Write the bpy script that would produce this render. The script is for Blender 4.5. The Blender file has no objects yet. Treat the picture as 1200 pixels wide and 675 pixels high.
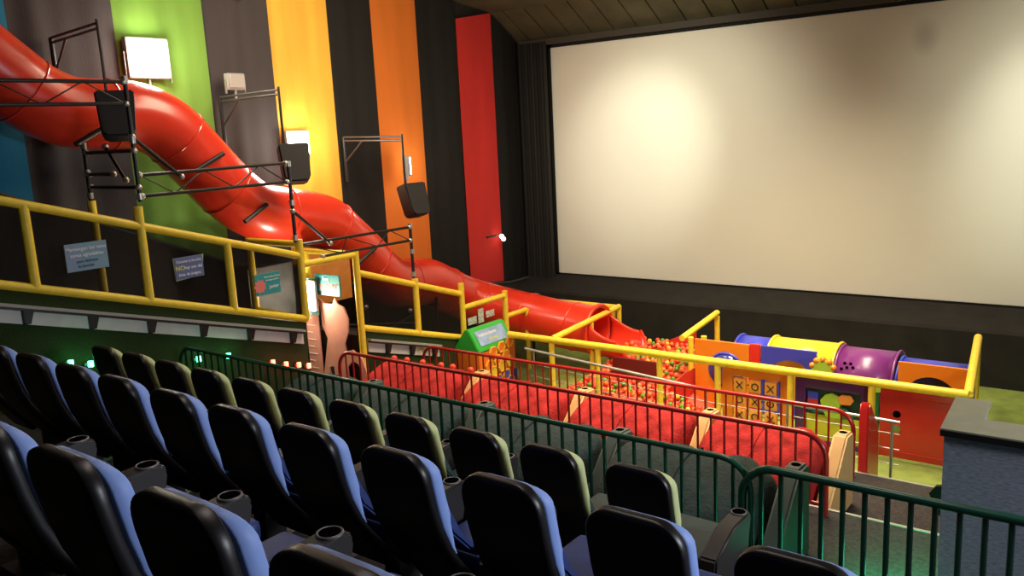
import bpy, bmesh, math, random
from math import sin, cos, pi, sqrt, radians, atan2
from mathutils import Vector, Matrix
random.seed(7)
scn = bpy.context.scene
COL = scn.collection

# ------------------------------------------------------------------ camera
yaw, pitch, roll = radians(37.57), radians(10.634), radians(-2.912)
fw = Vector((-sin(yaw)*cos(pitch), cos(yaw)*cos(pitch), -sin(pitch)))
rt = Vector((cos(yaw), sin(yaw), 0)); up = rt.cross(fw)
r2 = rt*cos(roll) + up*sin(roll); u2 = -rt*sin(roll) + up*cos(roll)
cam_d = bpy.data.cameras.new('camera'); cam = bpy.data.objects.new('camera', cam_d); COL.objects.link(cam)
m = Matrix((r2, u2, -fw)).transposed().to_4x4(); m.translation = Vector((0, 0, 4.31)); cam.matrix_world = m
cam_d.sensor_width = 36; cam_d.lens = 36*982.5/1200; cam_d.clip_start = .05
scn.camera = cam
scn.view_settings.view_transform = 'Standard'; scn.view_settings.look = 'None'
scn.view_settings.gamma = 1; scn.view_settings.use_curve_mapping = False
scn.view_settings.exposure = 0.0

# ------------------------------------------------------------------ world and lights
w = bpy.data.worlds.new('world'); scn.world = w; w.use_nodes = True
w.node_tree.nodes['Background'].inputs[0].default_value = (.9, .8, .7, 1)
w.node_tree.nodes['Background'].inputs[1].default_value = .02
def light(name, kind, loc, power, color=(1, 1, 1), size=1, size_y=None, to=None, spot=None, blend=.6, parent=None, spread=None):
    d = bpy.data.lights.new(name, kind); d.energy = power; d.color = color
    if kind == 'AREA':
        d.size = size
        if spread: d.spread = radians(spread)
        if size_y: d.shape = 'RECTANGLE'; d.size_y = size_y
    elif kind in ('POINT', 'SPOT'): d.shadow_soft_size = size
    if kind == 'SPOT': d.spot_size = radians(spot); d.spot_blend = blend
    o = bpy.data.objects.new(name, d); COL.objects.link(o); o.location = loc
    if to is not None: o.rotation_euler = (Vector(to)-Vector(loc)).to_track_quat('-Z', 'Y').to_euler()
    if parent: o.parent = parent
    return o
WARM = (1, .80, .56)
light('ceiling_light_over_playground', 'AREA', (-4.0, 10.6, 6.75), 350, WARM, 5, 2.2, to=(-4.3, 10.6, 0), spread=95)
light('ceiling_light_over_front_rows', 'AREA', (-3.5, 9.3, 6.9), 75, WARM, 4, 1.0, to=(-4.5, 8.3, 0), spread=95)
light('ceiling_light_over_left_aisle', 'AREA', (-7.6, 8.5, 6.9), 230, WARM, 1.6, 3.0, to=(-10.5, 8.5, 1.5))
light('seat_side_fill_light', 'AREA', (3.6, 5.2, 3.9), 260, (.86, .90, 1), 1.2, 1.0, to=(-4, 3.0, 2.4))  # unseen area light added at the right to brighten the seat sides
for (sx, tx) in ((-6.6, -8.25), (-.2, -.9)):
    light('screen_wash_light', 'SPOT', (sx, 10.6, 6.2), 750, (1, .96, .82), .2, to=(tx, 15.2, 3.75), spot=44, blend=1)
    light('screen_wash_light', 'SPOT', (sx, 10.6, 6.2), 620, (1, .93, .74), .3, to=(tx+.6, 15.2, 3.5), spot=88, blend=1)
light('ceiling_light_over_seats', 'AREA', (-3, 3.6, 7.4), 34, (1, .86, .78), 2.5, 1, to=(-3.3, 3.0, 2), spread=110)

# ------------------------------------------------------------------ materials
MATS = {}
def mat(name, col, rough=.6, metal=0, noise=0, nscale=8, bump=0, bscale=40, spec=.5, emit=None, estr=0, coat=0, stretch=None, col2=None, sheen=0, trans=0):
    if name in MATS: return MATS[name]
    M = bpy.data.materials.new(name); M.use_nodes = True; nt = M.node_tree; b = nt.nodes['Principled BSDF']
    b.inputs['Base Color'].default_value = (*col, 1); b.inputs['Roughness'].default_value = rough
    b.inputs['Metallic'].default_value = metal; b.inputs['Specular IOR Level'].default_value = spec
    b.inputs['Coat Weight'].default_value = coat; b.inputs['Coat Roughness'].default_value = .15
    b.inputs['Sheen Weight'].default_value = sheen; b.inputs['Transmission Weight'].default_value = trans
    if emit: b.inputs['Emission Color'].default_value = (*emit, 1); b.inputs['Emission Strength'].default_value = estr
    tc = nt.nodes.new('ShaderNodeTexCoord'); mp = nt.nodes.new('ShaderNodeMapping'); nt.links.new(tc.outputs['Object'], mp.inputs[0])
    if stretch: mp.inputs['Scale'].default_value = stretch
    if noise or col2:
        n = nt.nodes.new('ShaderNodeTexNoise'); n.inputs['Scale'].default_value = nscale; n.inputs['Detail'].default_value = 6
        nt.links.new(mp.outputs[0], n.inputs['Vector'])
        mx = nt.nodes.new('ShaderNodeMix'); mx.data_type = 'RGBA'
        a = col if col2 else tuple(c*(1-noise) for c in col); c2 = col2 if col2 else tuple(min(1, c*(1+noise)) for c in col)
        mx.inputs[6].default_value = (*a, 1); mx.inputs[7].default_value = (*c2, 1)
        rp = nt.nodes.new('ShaderNodeMapRange'); rp.inputs[1].default_value = .3; rp.inputs[2].default_value = .7
        nt.links.new(n.outputs['Fac'], rp.inputs[0]); nt.links.new(rp.outputs[0], mx.inputs[0]); nt.links.new(mx.outputs[2], b.inputs['Base Color'])
    if bump:
        n2 = nt.nodes.new('ShaderNodeTexNoise'); n2.inputs['Scale'].default_value = bscale; n2.inputs['Detail'].default_value = 4
        nt.links.new(mp.outputs[0], n2.inputs['Vector'])
        bp = nt.nodes.new('ShaderNodeBump'); bp.inputs['Strength'].default_value = bump; bp.inputs['Distance'].default_value = .02
        nt.links.new(n2.outputs['Fac'], bp.inputs['Height']); nt.links.new(bp.outputs[0], b.inputs['Normal'])
    MATS[name] = M; return M
def sheer(name, col, fac):
    if name in MATS: return MATS[name]
    M = bpy.data.materials.new(name); M.use_nodes = True; nt = M.node_tree; nt.nodes.clear()
    o = nt.nodes.new('ShaderNodeOutputMaterial'); mx = nt.nodes.new('ShaderNodeMixShader'); t = nt.nodes.new('ShaderNodeBsdfTransparent'); d = nt.nodes.new('ShaderNodeBsdfDiffuse')
    d.inputs[0].default_value = (*col, 1); mx.inputs[0].default_value = fac
    nt.links.new(t.outputs[0], mx.inputs[1]); nt.links.new(d.outputs[0], mx.inputs[2]); nt.links.new(mx.outputs[0], o.inputs[0])
    MATS[name] = M; return M

def curtain_mat(name, col, n=.12): return mat(name, col, .85, noise=n, nscale=3, stretch=(1, 1, .15), bump=.15, bscale=60)
M_BLACKCURT = curtain_mat('charcoal curtain cloth', (.008, .007, .006), .25)
M_YELLOW = mat('yellow padded vinyl', (.92, .66, .045), .45, noise=.08, nscale=14, bump=.08, bscale=50)
M_SLIDE = mat('red slide plastic', (.82, .045, .018), .3, coat=.35, noise=.06, nscale=3)
M_RED = mat('red painted steel', (.36, .010, .009), .32, coat=.3)
M_GREEN = mat('green painted steel', (.004, .075, .042), .3, coat=.3)
M_BLK = mat('black painted steel', (.012, .011, .011), .4)
M_STEEL = mat('brushed galvanised steel', (.55, .54, .5), .35, metal=.8, noise=.15)
M_SHELL = mat('black moulded vinyl', (.006, .005, .006), .40, bump=.02, bscale=160)
M_BLUEV = mat('light blue vinyl', (.28, .42, .88), .55, noise=.06, bump=.05)
M_LIMEV = mat('lime green vinyl', (.66, .72, .34), .55, noise=.06, bump=.05)
M_NAVY = mat('navy seat vinyl', (.02, .045, .19), .55, noise=.15, bump=.08)
M_TEALV = mat('grey green seat vinyl', (.03, .06, .06), .55, noise=.15, bump=.08)
M_ARM = mat('dark grey armrest plastic', (.028, .024, .024), .4)
M_CUP = mat('grey cup holder rim', (.16, .145, .14), .35)
M_HOLE = mat('black cup well', (.002, .002, .002), 1, spec=0)
M_CARPET = mat('dark patterned carpet', (.035, .028, .026), .95, noise=.5, nscale=30, bump=.4, bscale=200)
M_GRASS = mat('artificial turf', (.012, .028, .003), .95, col2=(.035, .065, .009), nscale=60, bump=.8, bscale=220)
M_FLOORG = mat('green play floor', (.20, .27, .05), .85, noise=.2, nscale=5, bump=.1)
M_DARK = mat('dark painted wall', (.022, .017, .014), .9, noise=.3, nscale=4)
M_PLINTH = mat('dark brown carpeted wall', (.028, .022, .020), .95, noise=.3, nscale=5)
M_STAGE = mat('black stage cloth', (.011, .0095, .007), .95, noise=.35, nscale=3, bump=.2)
M_SOFA = mat('red fleece upholstery', (.36, .026, .024), .95, noise=.4, nscale=7, bump=.6, bscale=40, spec=.1)
M_TAN = mat('tan moulded side panel', (.72, .42, .16), .55, noise=.06)
M_GSOFA = mat('grey green fleece upholstery', (.022, .042, .042), .9, noise=.35, nscale=12, bump=.5, bscale=40)
M_GPAN = mat('grey side panel', (.09, .12, .11), .55)
M_WHITE = mat('white print', (.85, .85, .85), .5)

# ------------------------------------------------------------------ mesh helpers
def BM(): return bmesh.new()
def obj(name, bm, m, parent=None, smooth=False, local=False):
    me = bpy.data.meshes.new(name); bmesh.ops.recalc_face_normals(bm, faces=bm.faces[:]); bm.to_mesh(me); bm.free()
    if smooth:
        for p in me.polygons: p.use_smooth = True
        try: me.set_sharp_from_angle(angle=radians(smooth if smooth is not True else 45))
        except Exception: pass
    for mm in (m if isinstance(m, (list, tuple)) else [m]): me.materials.append(mm)
    o = bpy.data.objects.new(name, me); COL.objects.link(o)
    if parent is not None:
        o.parent = parent
        if not local: o.matrix_parent_inverse = Matrix.Identity(4)
    return o
def shift(bm, v): bmesh.ops.translate(bm, verts=bm.verts[:], vec=v)
def add_box(bm, x0, x1, y0, y1, z0, z1, bevel=0, seg=2):
    r = bmesh.ops.create_cube(bm, size=1)
    vs = r['verts']
    for v in vs: v.co = Vector(((x0+x1)/2+v.co.x*(x1-x0), (y0+y1)/2+v.co.y*(y1-y0), (z0+z1)/2+v.co.z*(z1-z0)))
    if bevel:
        es = list({e for v in vs for e in v.link_edges})
        bmesh.ops.bevel(bm, geom=es, offset=bevel, segments=seg, profile=.6, affect='EDGES')
    return vs
def add_tube(bm, pts, r, seg=10, cap=True, closed=False):
    pts = [Vector(p) for p in pts]; rings = []; n = len(pts)
    rr = r if isinstance(r, (list, tuple)) else [r]*n
    t0 = (pts[1]-pts[0]).normalized()
    nrm = t0.orthogonal().normalized()
    for i, p in enumerate(pts):
        if i == 0: t = pts[1]-pts[0]
        elif i == n-1: t = pts[-1]-pts[-2]
        else: t = (pts[i+1]-p).normalized()+(p-pts[i-1]).normalized()
        t.normalize(); nrm = (nrm-t*nrm.dot(t)).normalized(); b = t.cross(nrm)
        rings.append([bm.verts.new(p+(nrm*cos(2*pi*k/seg)+b*sin(2*pi*k/seg))*rr[i]) for k in range(seg)])
    for i in range(n-1):
        for k in range(seg):
            bm.faces.new((rings[i][k], rings[i][(k+1) % seg], rings[i+1][(k+1) % seg], rings[i+1][k]))
    if cap: bm.faces.new(rings[0][::-1]); bm.faces.new(rings[-1])
    return rings
def add_prism(bm, poly, axis, a, b):
    # poly: 2D points; axis 0: (y,z) extruded over x, 1: (x,z) over y, 2: (x,y) over z
    def mk(p, t): return {0: (t, p[0], p[1]), 1: (p[0], t, p[1]), 2: (p[0], p[1], t)}[axis]
    A = [bm.verts.new(mk(p, a)) for p in poly]; B = [bm.verts.new(mk(p, b)) for p in poly]; n = len(poly)
    bm.faces.new(A); bm.faces.new(B[::-1])
    for i in range(n): bm.faces.new((A[i], B[i], B[(i+1) % n], A[(i+1) % n]))
def add_ring(bm, c, axis, R, r, seg=28, ms=8):
    c = Vector(c); ax = {0: (Vector((0, 1, 0)), Vector((0, 0, 1)), Vector((1, 0, 0))), 1: (Vector((1, 0, 0)), Vector((0, 0, 1)), Vector((0, 1, 0))), 2: (Vector((1, 0, 0)), Vector((0, 1, 0)), Vector((0, 0, 1)))}[axis] if isinstance(axis, int) else axis
    g = []
    for i in range(seg):
        a = 2*pi*i/seg; d = ax[0]*cos(a)+ax[1]*sin(a)
        g.append([bm.verts.new(c+d*(R+r*cos(2*pi*k/ms))+ax[2]*r*sin(2*pi*k/ms)) for k in range(ms)])
    for i in range(seg):
        for k in range(ms): bm.faces.new((g[i][k], g[i][(k+1) % ms], g[(i+1) % seg][(k+1) % ms], g[(i+1) % seg][k]))
def add_ball(bm, c, r, sub=2):
    v = bmesh.ops.create_icosphere(bm, subdivisions=sub, radius=r)['verts']
    bmesh.ops.translate(bm, verts=v, vec=c)
def holed(bm, rect, hole_c, R, axis_y, th, seg=32):
    """rectangular panel (x0,x1,z0,z1) with a round hole, thickness th in y"""
    x0, x1, z0, z1 = rect
    cx, cz = hole_c; fr = []; bk = []
    for i in range(seg):
        a = 2*pi*i/seg+pi/4; dx, dz = cos(a), sin(a)
        t = min(((x1-cx)/dx if dx > 1e-6 else (x0-cx)/dx if dx < -1e-6 else 9e9), ((z1-cz)/dz if dz > 1e-6 else (z0-cz)/dz if dz < -1e-6 else 9e9))
        fr.append(((cx+dx*R, cz+dz*R), (cx+dx*t, cz+dz*t)))
    # snap nearest samples onto the corners
    for (X, Z) in ((x0, z0), (x1, z0), (x1, z1), (x0, z1)):
        j = min(range(seg), key=lambda k: (fr[k][1][0]-X)**2+(fr[k][1][1]-Z)**2); fr[j] = (fr[j][0], (X, Z))
    L = []
    for y in (axis_y, axis_y+th):
        L.append([[bm.verts.new((p[0], y, p[1])) for p in q] for q in fr])
    for i in range(seg):
        j = (i+1) % seg
        for s in (0, 1): bm.faces.new((L[s][i][0], L[s][i][1], L[s][j][1], L[s][j][0]))
        bm.faces.new((L[0][i][0], L[1][i][0], L[1][j][0], L[0][j][0])); bm.faces.new((L[0][i][1], L[1][i][1], L[1][j][1], L[0][j][1]))
def tag(o, label, cat, group=None, kind=None):
    o['label'] = label; o['category'] = cat
    if group: o['group'] = group
    if kind: o['kind'] = kind
    return o
def thing(name, label, cat, loc=(0, 0, 0), rz=0, group=None):
    o = bpy.data.objects.new(name, None); COL.objects.link(o); o.location = loc; o.rotation_euler = (0, 0, rz); o.empty_display_size = .1
    return tag(o, label, cat, group)
def struct(name, bm, m, smooth=False):
    o = obj(name, bm, m, None, smooth); o['kind'] = 'structure'; return o
def dup(root, loc, label, rz=None):
    r = root.copy(); COL.objects.link(r); r.location = loc
    if rz is not None: r.rotation_euler = (0, 0, rz)
    r['label'] = label
    for ch in list(root.children):
        c = ch.copy(); COL.objects.link(c); c.parent = r
        for g in list(ch.children):
            d = g.copy(); COL.objects.link(d); d.parent = c
    return r
def text_mesh(name, txt, m, parent, mw, size, extrude=.002, align='CENTER'):
    cu = bpy.data.curves.new(name, 'FONT'); cu.body = txt; cu.size = size; cu.extrude = extrude; cu.align_x = align; cu.align_y = 'CENTER'; cu.resolution_u = 2; cu.offset = size*.012
    t = bpy.data.objects.new(name+'_curve', cu); COL.objects.link(t)
    bpy.context.view_layer.update()
    me = bpy.data.meshes.new_from_object(t.evaluated_get(bpy.context.evaluated_depsgraph_get()))
    bpy.data.objects.remove(t); me.transform(mw); me.materials.append(m); me.name = name
    o = bpy.data.objects.new(name, me); COL.objects.link(o); o.parent = parent; return o
def lerp(tab, x):
    if x <= tab[0][0]: a, b = tab[0], tab[1]
    elif x >= tab[-1][0]: a, b = tab[-2], tab[-1]
    else:
        for a, b in zip(tab, tab[1:]):
            if a[0] <= x <= b[0]: break
    return a[1]+(b[1]-a[1])*(x-a[0])/(b[0]-a[0])

# ------------------------------------------------------------------ room shell
XL, YF, XR, YB = -11.1, 15.2, 4.2, -3.2
HX = -8.9            # plane of the turf wall and yellow fence along the left side
b = BM(); add_box(b, XL-.2, XR, 9.15, YF+.2, -.2, 0); f = struct('floor', b, M_FLOORG)
TIERS = [(5.3, 7.25, .81, 'tier of grey loungers'), (7.25, 9.15, .41, 'tier of red loungers'), (3.72, 5.3, 1.31, ''), (2.32, 3.72, 1.8, ''), (.92, 2.32, 2.31, ''), (YB, .92, 2.81, '')]
for i, (y0, y1, z, _) in enumerate(TIERS):
    b = BM(); add_box(b, HX if y0 < 6 else HX-.0, XR, y0, y1, -.2, z); struct('floor_tier', b, M_CARPET)
    b = BM(); add_box(b, HX+.02, XR, y1-.02, y1+.012, z-.03, z+.008); struct('trim_1', b, mat('metal step nosing', (.5, .47, .4), .4, metal=.6))
CEIL = [(YB-.2, 9.15), (12.6, 6.94), (14.24, 6.71)]
b = BM(); add_box(b, XL-.25, XL-.12, YB, YF+.2, -.2, 9.3); struct('wall_left', b, M_DARK)
b = BM(); add_box(b, XL-.25, XR, YF+.12, YF+.3, -.2, 7.2); struct('wall_front', b, M_DARK)
b = BM(); add_box(b, XR, XR+.15, YB, YF+.2, -.2, 9.3); struct('wall_right', b, M_DARK)
b = BM(); add_box(b, XL-.25, XR, YB-.15, YB, -.2, 9.3); struct('wall_back', b, M_DARK)
M_CEIL = mat('dark olive ceiling panel', (.085, .08, .04), .8, noise=.25, nscale=2)
b = BM(); add_prism(b, [(YB-.2, 9.15), (12.6, 6.94), (14.24, 6.71), (14.24, 6.86), (12.6, 7.1), (YB-.2, 9.3)], 0, XL-.25, XR+.15); struct('ceiling', b, M_CEIL)
b = BM()   # slatted soffit above the screen
x = XL-.25
while x < XR:
    add_prism(b, [(14.24, 6.71), (15.25, 6.12), (15.29, 6.2), (14.24, 6.8)], 0, x+.012, x+.50); x += .52
struct('ceiling_soffit', b, M_CEIL)
b = BM(); add_prism(b, [(14.26, 6.78), (15.3, 6.17), (15.3, 6.9), (14.26, 6.9)], 0, XL-.2, XR); struct('ceiling_soffit_backing', b, M_DARK)
b = BM(); add_box(b, XL+.05, XR, 15.02, 15.10, 6.04, 6.16); struct('trim_2', b, mat('dark soffit edge', (.05, .045, .03), .7))

# stage front under the screen
b = BM(); add_prism(b, [(15.3, 0), (14.4, 0), (14.4, .86), (14.46, .9), (15.12, 1.12), (15.3, 1.12)], 0, XL+.1, XR-.05); struct('wall_stage_front', b, M_STAGE)

# left plinth under the curtains
PL = [(-3, 7.0), (4.77, 3.69), (7.44, 2.52), (9.8, 2.1), (11.95, 1.72), (13.1, 1.2), (14.3, 1.06), (15.1, 1.05)]
b = BM(); add_prism(b, [(PL[0][0], -.1)]+PL+[(15.1, -.1)], 0, XL-.12, XL+.10); struct('wall_left_plinth', b, M_PLINTH)
b = BM(); pts = [(XL+.10, y, z) for y, z in PL]; add_tube(b, pts, .025, 6); struct('trim_3', b, mat('plinth capping', (.07, .06, .055), .6))
# ramp behind the turf wall that carries the slide
b = BM(); add_prism(b, [(-3, -.1), (-3, 4.9), (3.38, 3.0), (6.99, 1.9), (6.99, -.1)], 0, XL+.1, HX-.12); struct('floor_slide_ramp', b, M_CARPET)
b = BM(); add_box(b, XL+.1, HX, 6.99, 8.0, -.1, .81); struct('floor_landing', b, mat('grey landing floor', (.12, .12, .08), .9, noise=.2))
b = BM(); add_prism(b, [(8.0, -.1), (8.0, 1.5), (10.25, .9), (10.25, -.1)], 0, XL+.1, HX-.12); struct('floor_slide_ramp_lower', b, M_CARPET)
b = BM(); add_box(b, XL+.1, HX, 7.25, 9.15, -.1, .05); struct('floor_underlay', b, M_CARPET)

# turf-covered wall, two lengths
b = BM(); add_prism(b, [(-3, .3), (-3, 5.0), (3.38, 3.04), (6.99, 1.92), (6.99, .3)], 0, HX-.12, HX); struct('wall_turf', b, M_GRASS)
b = BM(); add_prism(b, [(8.0, -.1), (8.0, 1.58), (10.25, .92), (10.25, -.1)], 0, HX-.12, HX); struct('wall_turf_lower', b, M_GRASS)

# ------------------------------------------------------------------ curtains on the left wall
def curtain(y0, y1, m, label, ztop=None, amp=.045, freq=7):
    b = BM(); ny = max(8, int((y1-y0)*26)); zs = 6; g = []
    ph = random.random()*6
    for i in range(ny+1):
        y = y0+(y1-y0)*i/ny; zb = lerp(PL, y)+.02; zt = (ztop(y) if ztop else lerp(CEIL, y)-.02)
        row = []
        for k in range(zs+1):
            t = k/zs
            a = amp*(.55+.45*sin(ph+y*2.1))*(.6+.4*(1-t))
            xx = XL-.03+a*(sin(y*freq+ph+.25*sin(t*3+ph))*.7+sin(y*freq*2.3+ph*2)*.3)
            row.append(b.verts.new((xx, y, zb+(zt-zb)*t)))
        g.append(row)
    for i in range(ny):
        for k in range(zs): b.faces.new((g[i][k], g[i+1][k], g[i+1][k+1], g[i][k+1]))
    r = bmesh.ops.extrude_face_region(b, geom=b.faces[:]); bmesh.ops.translate(b, verts=[v for v in r['geom'] if isinstance(v, bmesh.types.BMVert)], vec=(-.012, 0, 0))
    o = obj('wall_curtain', b, m, None, 60); tag(o, label, 'curtain', 'striped curtains on the left wall'); return o
curtain(2.6, 4.77, curtain_mat('blue curtain cloth', (.006, .16, .28)), 'deep blue curtain stripe at far left of the side wall')
curtain(-2.9, 2.6, M_BLACKCURT, 'black curtain on the side wall before the blue stripe, out at the far left')
curtain(4.77, 6.1, curtain_mat('warm grey curtain cloth', (.05, .04, .04)), 'charcoal curtain stripe between the blue and green stripes')
curtain(6.1, 7.45, curtain_mat('green curtain cloth', (.17, .34, .045)), 'lime green curtain stripe behind the brightest floodlight')
curtain(7.45, 8.6, curtain_mat('warm grey curtain cloth', (.05, .04, .04)), 'charcoal curtain stripe between the green and yellow stripes')
curtain(8.6, 9.8, curtain_mat('yellow curtain cloth', (.88, .47, .05)), 'golden yellow curtain stripe on the side wall')
curtain(9.8, 10.8, M_BLACKCURT, 'black curtain stripe between the yellow and orange stripes')
curtain(10.8, 11.95, curtain_mat('orange curtain cloth', (.80, .20, .02), .06), 'bright orange curtain stripe on the side wall', amp=.006)
curtain(11.95, 13.1, M_BLACKCURT, 'black curtain stripe between the orange and red stripes')
curtain(13.1, 14.2, curtain_mat('red curtain cloth', (.78, .035, .03), .08), 'red curtain stripe nearest the screen', ztop=lambda y: 6.52+(y-13.1)*.17, amp=.02, freq=4)
curtain(14.2, 15.05, M_BLACKCURT, 'black curtain stripe in the corner between red stripe and screen', ztop=lambda y: 6.70-(y-14.2)*.6)
# black masking curtain left of the screen (facing the room)
b = BM(); g = []
for i in range(61):
    xx = XL+.05+i/60*.72
    g.append([b.verts.new((xx, 14.98+.045*sin(i*.95), z)) for z in (1.0, 3.5, 6.1)])
for i in range(60):
    for k in range(2): b.faces.new((g[i][k], g[i+1][k], g[i+1][k+1], g[i][k+1]))
r = bmesh.ops.extrude_face_region(b, geom=b.faces[:]); bmesh.ops.translate(b, verts=[v for v in r['geom'] if isinstance(v, bmesh.types.BMVert)], vec=(0, .015, 0))
o = obj('masking_curtain', b, mat('black masking drape', (.014, .013, .010), .8), None, 60); tag(o, 'black pleated masking drape hanging along left edge of the screen', 'curtain')

# ------------------------------------------------------------------ screen
t = thing('cinema_screen', 'large cream white cinema screen on the front wall', 'screen', (-5, 15.2, 1.16))
def screen_mat():
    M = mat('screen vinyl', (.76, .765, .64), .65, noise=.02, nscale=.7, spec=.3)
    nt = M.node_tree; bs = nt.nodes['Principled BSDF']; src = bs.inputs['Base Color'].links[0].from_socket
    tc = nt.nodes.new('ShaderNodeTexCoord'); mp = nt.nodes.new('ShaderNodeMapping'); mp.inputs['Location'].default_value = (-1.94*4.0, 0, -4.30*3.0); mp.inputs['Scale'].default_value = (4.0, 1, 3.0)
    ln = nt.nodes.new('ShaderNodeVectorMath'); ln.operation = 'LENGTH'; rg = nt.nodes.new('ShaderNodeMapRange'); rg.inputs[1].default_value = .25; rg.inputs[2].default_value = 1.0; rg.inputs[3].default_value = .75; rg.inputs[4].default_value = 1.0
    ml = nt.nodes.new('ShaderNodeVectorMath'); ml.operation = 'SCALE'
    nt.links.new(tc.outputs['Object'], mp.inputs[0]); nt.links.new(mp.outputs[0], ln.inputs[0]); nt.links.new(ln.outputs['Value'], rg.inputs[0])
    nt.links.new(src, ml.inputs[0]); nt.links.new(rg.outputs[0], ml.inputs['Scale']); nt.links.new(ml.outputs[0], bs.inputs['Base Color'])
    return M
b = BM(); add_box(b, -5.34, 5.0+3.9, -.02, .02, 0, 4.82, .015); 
# soft darker ellipse near top right of the screen, mixed into its colour
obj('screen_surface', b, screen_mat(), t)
b = BM()
add_box(b, -5.42, 8.9, .0, .06, 4.82, 4.9); add_box(b, -5.42, -5.34, .0, .06, -.06, 4.9); add_box(b, -5.42, 8.9, .0, .06, -.06, 0)
obj('screen_frame', b, mat('black screen border', (.01, .009, .008), .9), t)

# ------------------------------------------------------------------ red tube slide
SL = [(-10.45, 3.35, 6.15), (-10.45, 3.7, 5.82), (-10.45, 4.02, 5.5), (-10.45, 4.32, 5.23), (-10.45, 4.65, 4.96), (-10.45, 5.02, 4.80), (-10.45, 5.43, 4.76), (-10.45, 5.87, 4.73), (-10.45, 6.27, 4.55), (-10.45, 6.65, 4.16), (-10.45, 7.07, 3.70), (-10.45, 7.53, 3.35), (-10.45, 8.21, 3.18), (-10.45, 8.78, 3.02), (-10.45, 9.15, 2.72), (-10.45, 9.50, 2.40), (-10.45, 9.84, 2.06), (-10.45, 10.16, 1.82), (-10.45, 10.6, 1.72), (-10.45, 11.05, 1.66), (-10.45, 11.55, 1.42), (-10.38, 12.0, 1.18), (-10.0, 12.32, 1.0), (-9.5, 12.36, .92), (-8.95, 12.32, .87), (-8.33, 12.3, .81), (-7.58, 12.3, .77)]
def spline(P, n=6):
    P = [Vector(p) for p in P]; out = []
    for i in range(len(P)-1):
        p0 = P[max(0, i-1)]; p1 = P[i]; p2 = P[i+1]; p3 = P[min(len(P)-1, i+2)]
        for k in range(n):
            t_ = k/n
            out.append(.5*((2*p1)+(-p0+p2)*t_+(2*p0-5*p1+4*p2-p3)*t_*t_+(-p0+3*p1-3*p2+p3)*t_**3))
    out.append(P[-1]); return out
TR = .43
slide = thing('tube_slide', 'long red enclosed tube slide snaking down along the left wall', 'slide', (-7.58, 12.3, 0))
org = Vector((-7.58, 12.3, 0)); path = spline(SL); loc = [p-org for p in path]
b = BM(); add_tube(b, loc, TR, 36, cap=False)
o = obj('slide_tube', b, M_SLIDE, slide, True)
sm = o.modifiers.new('thick', 'SOLIDIFY'); sm.thickness = .015; sm.offset = -1
# coupling flanges where the moulded sections are bolted together
acc = 0; nxt = .55; prev = loc[0]
for i in range(1, len(loc)-2):
    acc += (loc[i]-prev).length; prev = loc[i]
    if acc > nxt:
        nxt += 1.02; tg = (loc[i+1]-loc[i-1]).normalized(); a1 = tg.orthogonal().normalized(); a2 = tg.cross(a1)
        b = BM(); add_ring(b, loc[i], (a1, a2, tg), TR+.004, .011, 36, 6); obj('section_joint', b, M_SLIDE, slide, True)
b = BM(); add_ring(b, (0, 0, .77), 0, TR+.02, .035, 40, 10); obj('mouth_rim', b, M_SLIDE, slide, True)
# open exit scoop
b = BM(); g = []
NS = 10
for i in range(NS+1):
    s = i/NS; xx = s*.78; cz = .77-.05*s; half = radians(92+30*(1-s)**3)
    row = []
    for k in range(25):
        a = -pi/2+(k/24*2-1)*half
        row.append(b.verts.new((xx-(abs(k/24*2-1)**2.5)*.20*s**2, TR*cos(a), cz+TR*sin(a))))
    g.append(row)
for i in range(NS):
    for k in range(24): b.faces.new((g[i][k], g[i+1][k], g[i+1][k+1], g[i][k+1]))
o = obj('exit_scoop', b, M_SLIDE, slide, True); sm = o.modifiers.new('thick', 'SOLIDIFY'); sm.thickness = .03
b = BM(); 
lipp = []
for k in range(25):
    a = -pi/2+(k/24*2-1)*radians(92)
    lipp.append((.78-(abs(k/24*2-1)**2.5)*.20, TR*cos(a), .72+TR*sin(a)))
add_tube(b, lipp, .035, 8); obj('scoop_lip', b, M_SLIDE, slide, True)
# ground supports under the tube
for (x, y, z) in [(-10.42, 10.9, 1.75), (-9.3, 12.28, .92)]:
    zb = .0 if y > 10.3 else (lerp([(3.38, 3.0), (6.99, 1.9), (8.0, 1.5), (10.25, .9)], y))
    b = BM(); add_tube(b, [(x-org.x-.3, y-org.y, zb), (x-org.x-.3, y-org.y, z-.3)], .03, 8); add_tube(b, [(x-org.x+.3, y-org.y, zb), (x-org.x+.3, y-org.y, z-.3)], .03, 8)
    add_tube(b, [(x-org.x-.33, y-org.y, z-.46), (x-org.x+.33, y-org.y, z-.46)], .03, 8)
    add_tube(b, [(x-org.x-.3, y-org.y, z-.3), (x-org.x-.3, y-org.y, z-.46)], .03, 8); add_tube(b, [(x-org.x+.3, y-org.y, z-.3), (x-org.x+.3, y-org.y, z-.46)], .03, 8)
    obj('support_frame', b, M_BLK, slide, True)
b = BM(); q = lambda x, y, z: (x-org.x, y-org.y, z)
add_tube(b, [q(-10.0, 8.2, 1.50), q(-10.0, 10.2, 1.12)], .022, 8); add_tube(b, [q(-10.0, 9.0, 1.02), q(-10.0, 10.3, 1.30)], .02, 8); add_tube(b, [q(-10.0, 8.3, .9), q(-10.0, 8.3, 1.75)], .022, 8); add_tube(b, [q(-10.0, 9.1, .9), q(-10.0, 9.1, 1.7)], .022, 8); add_tube(b, [q(-10.0, 10.1, .9), q(-10.0, 10.1, 1.4)], .022, 8); obj('lower_pipe_frame', b, M_BLK, slide, True)
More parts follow.
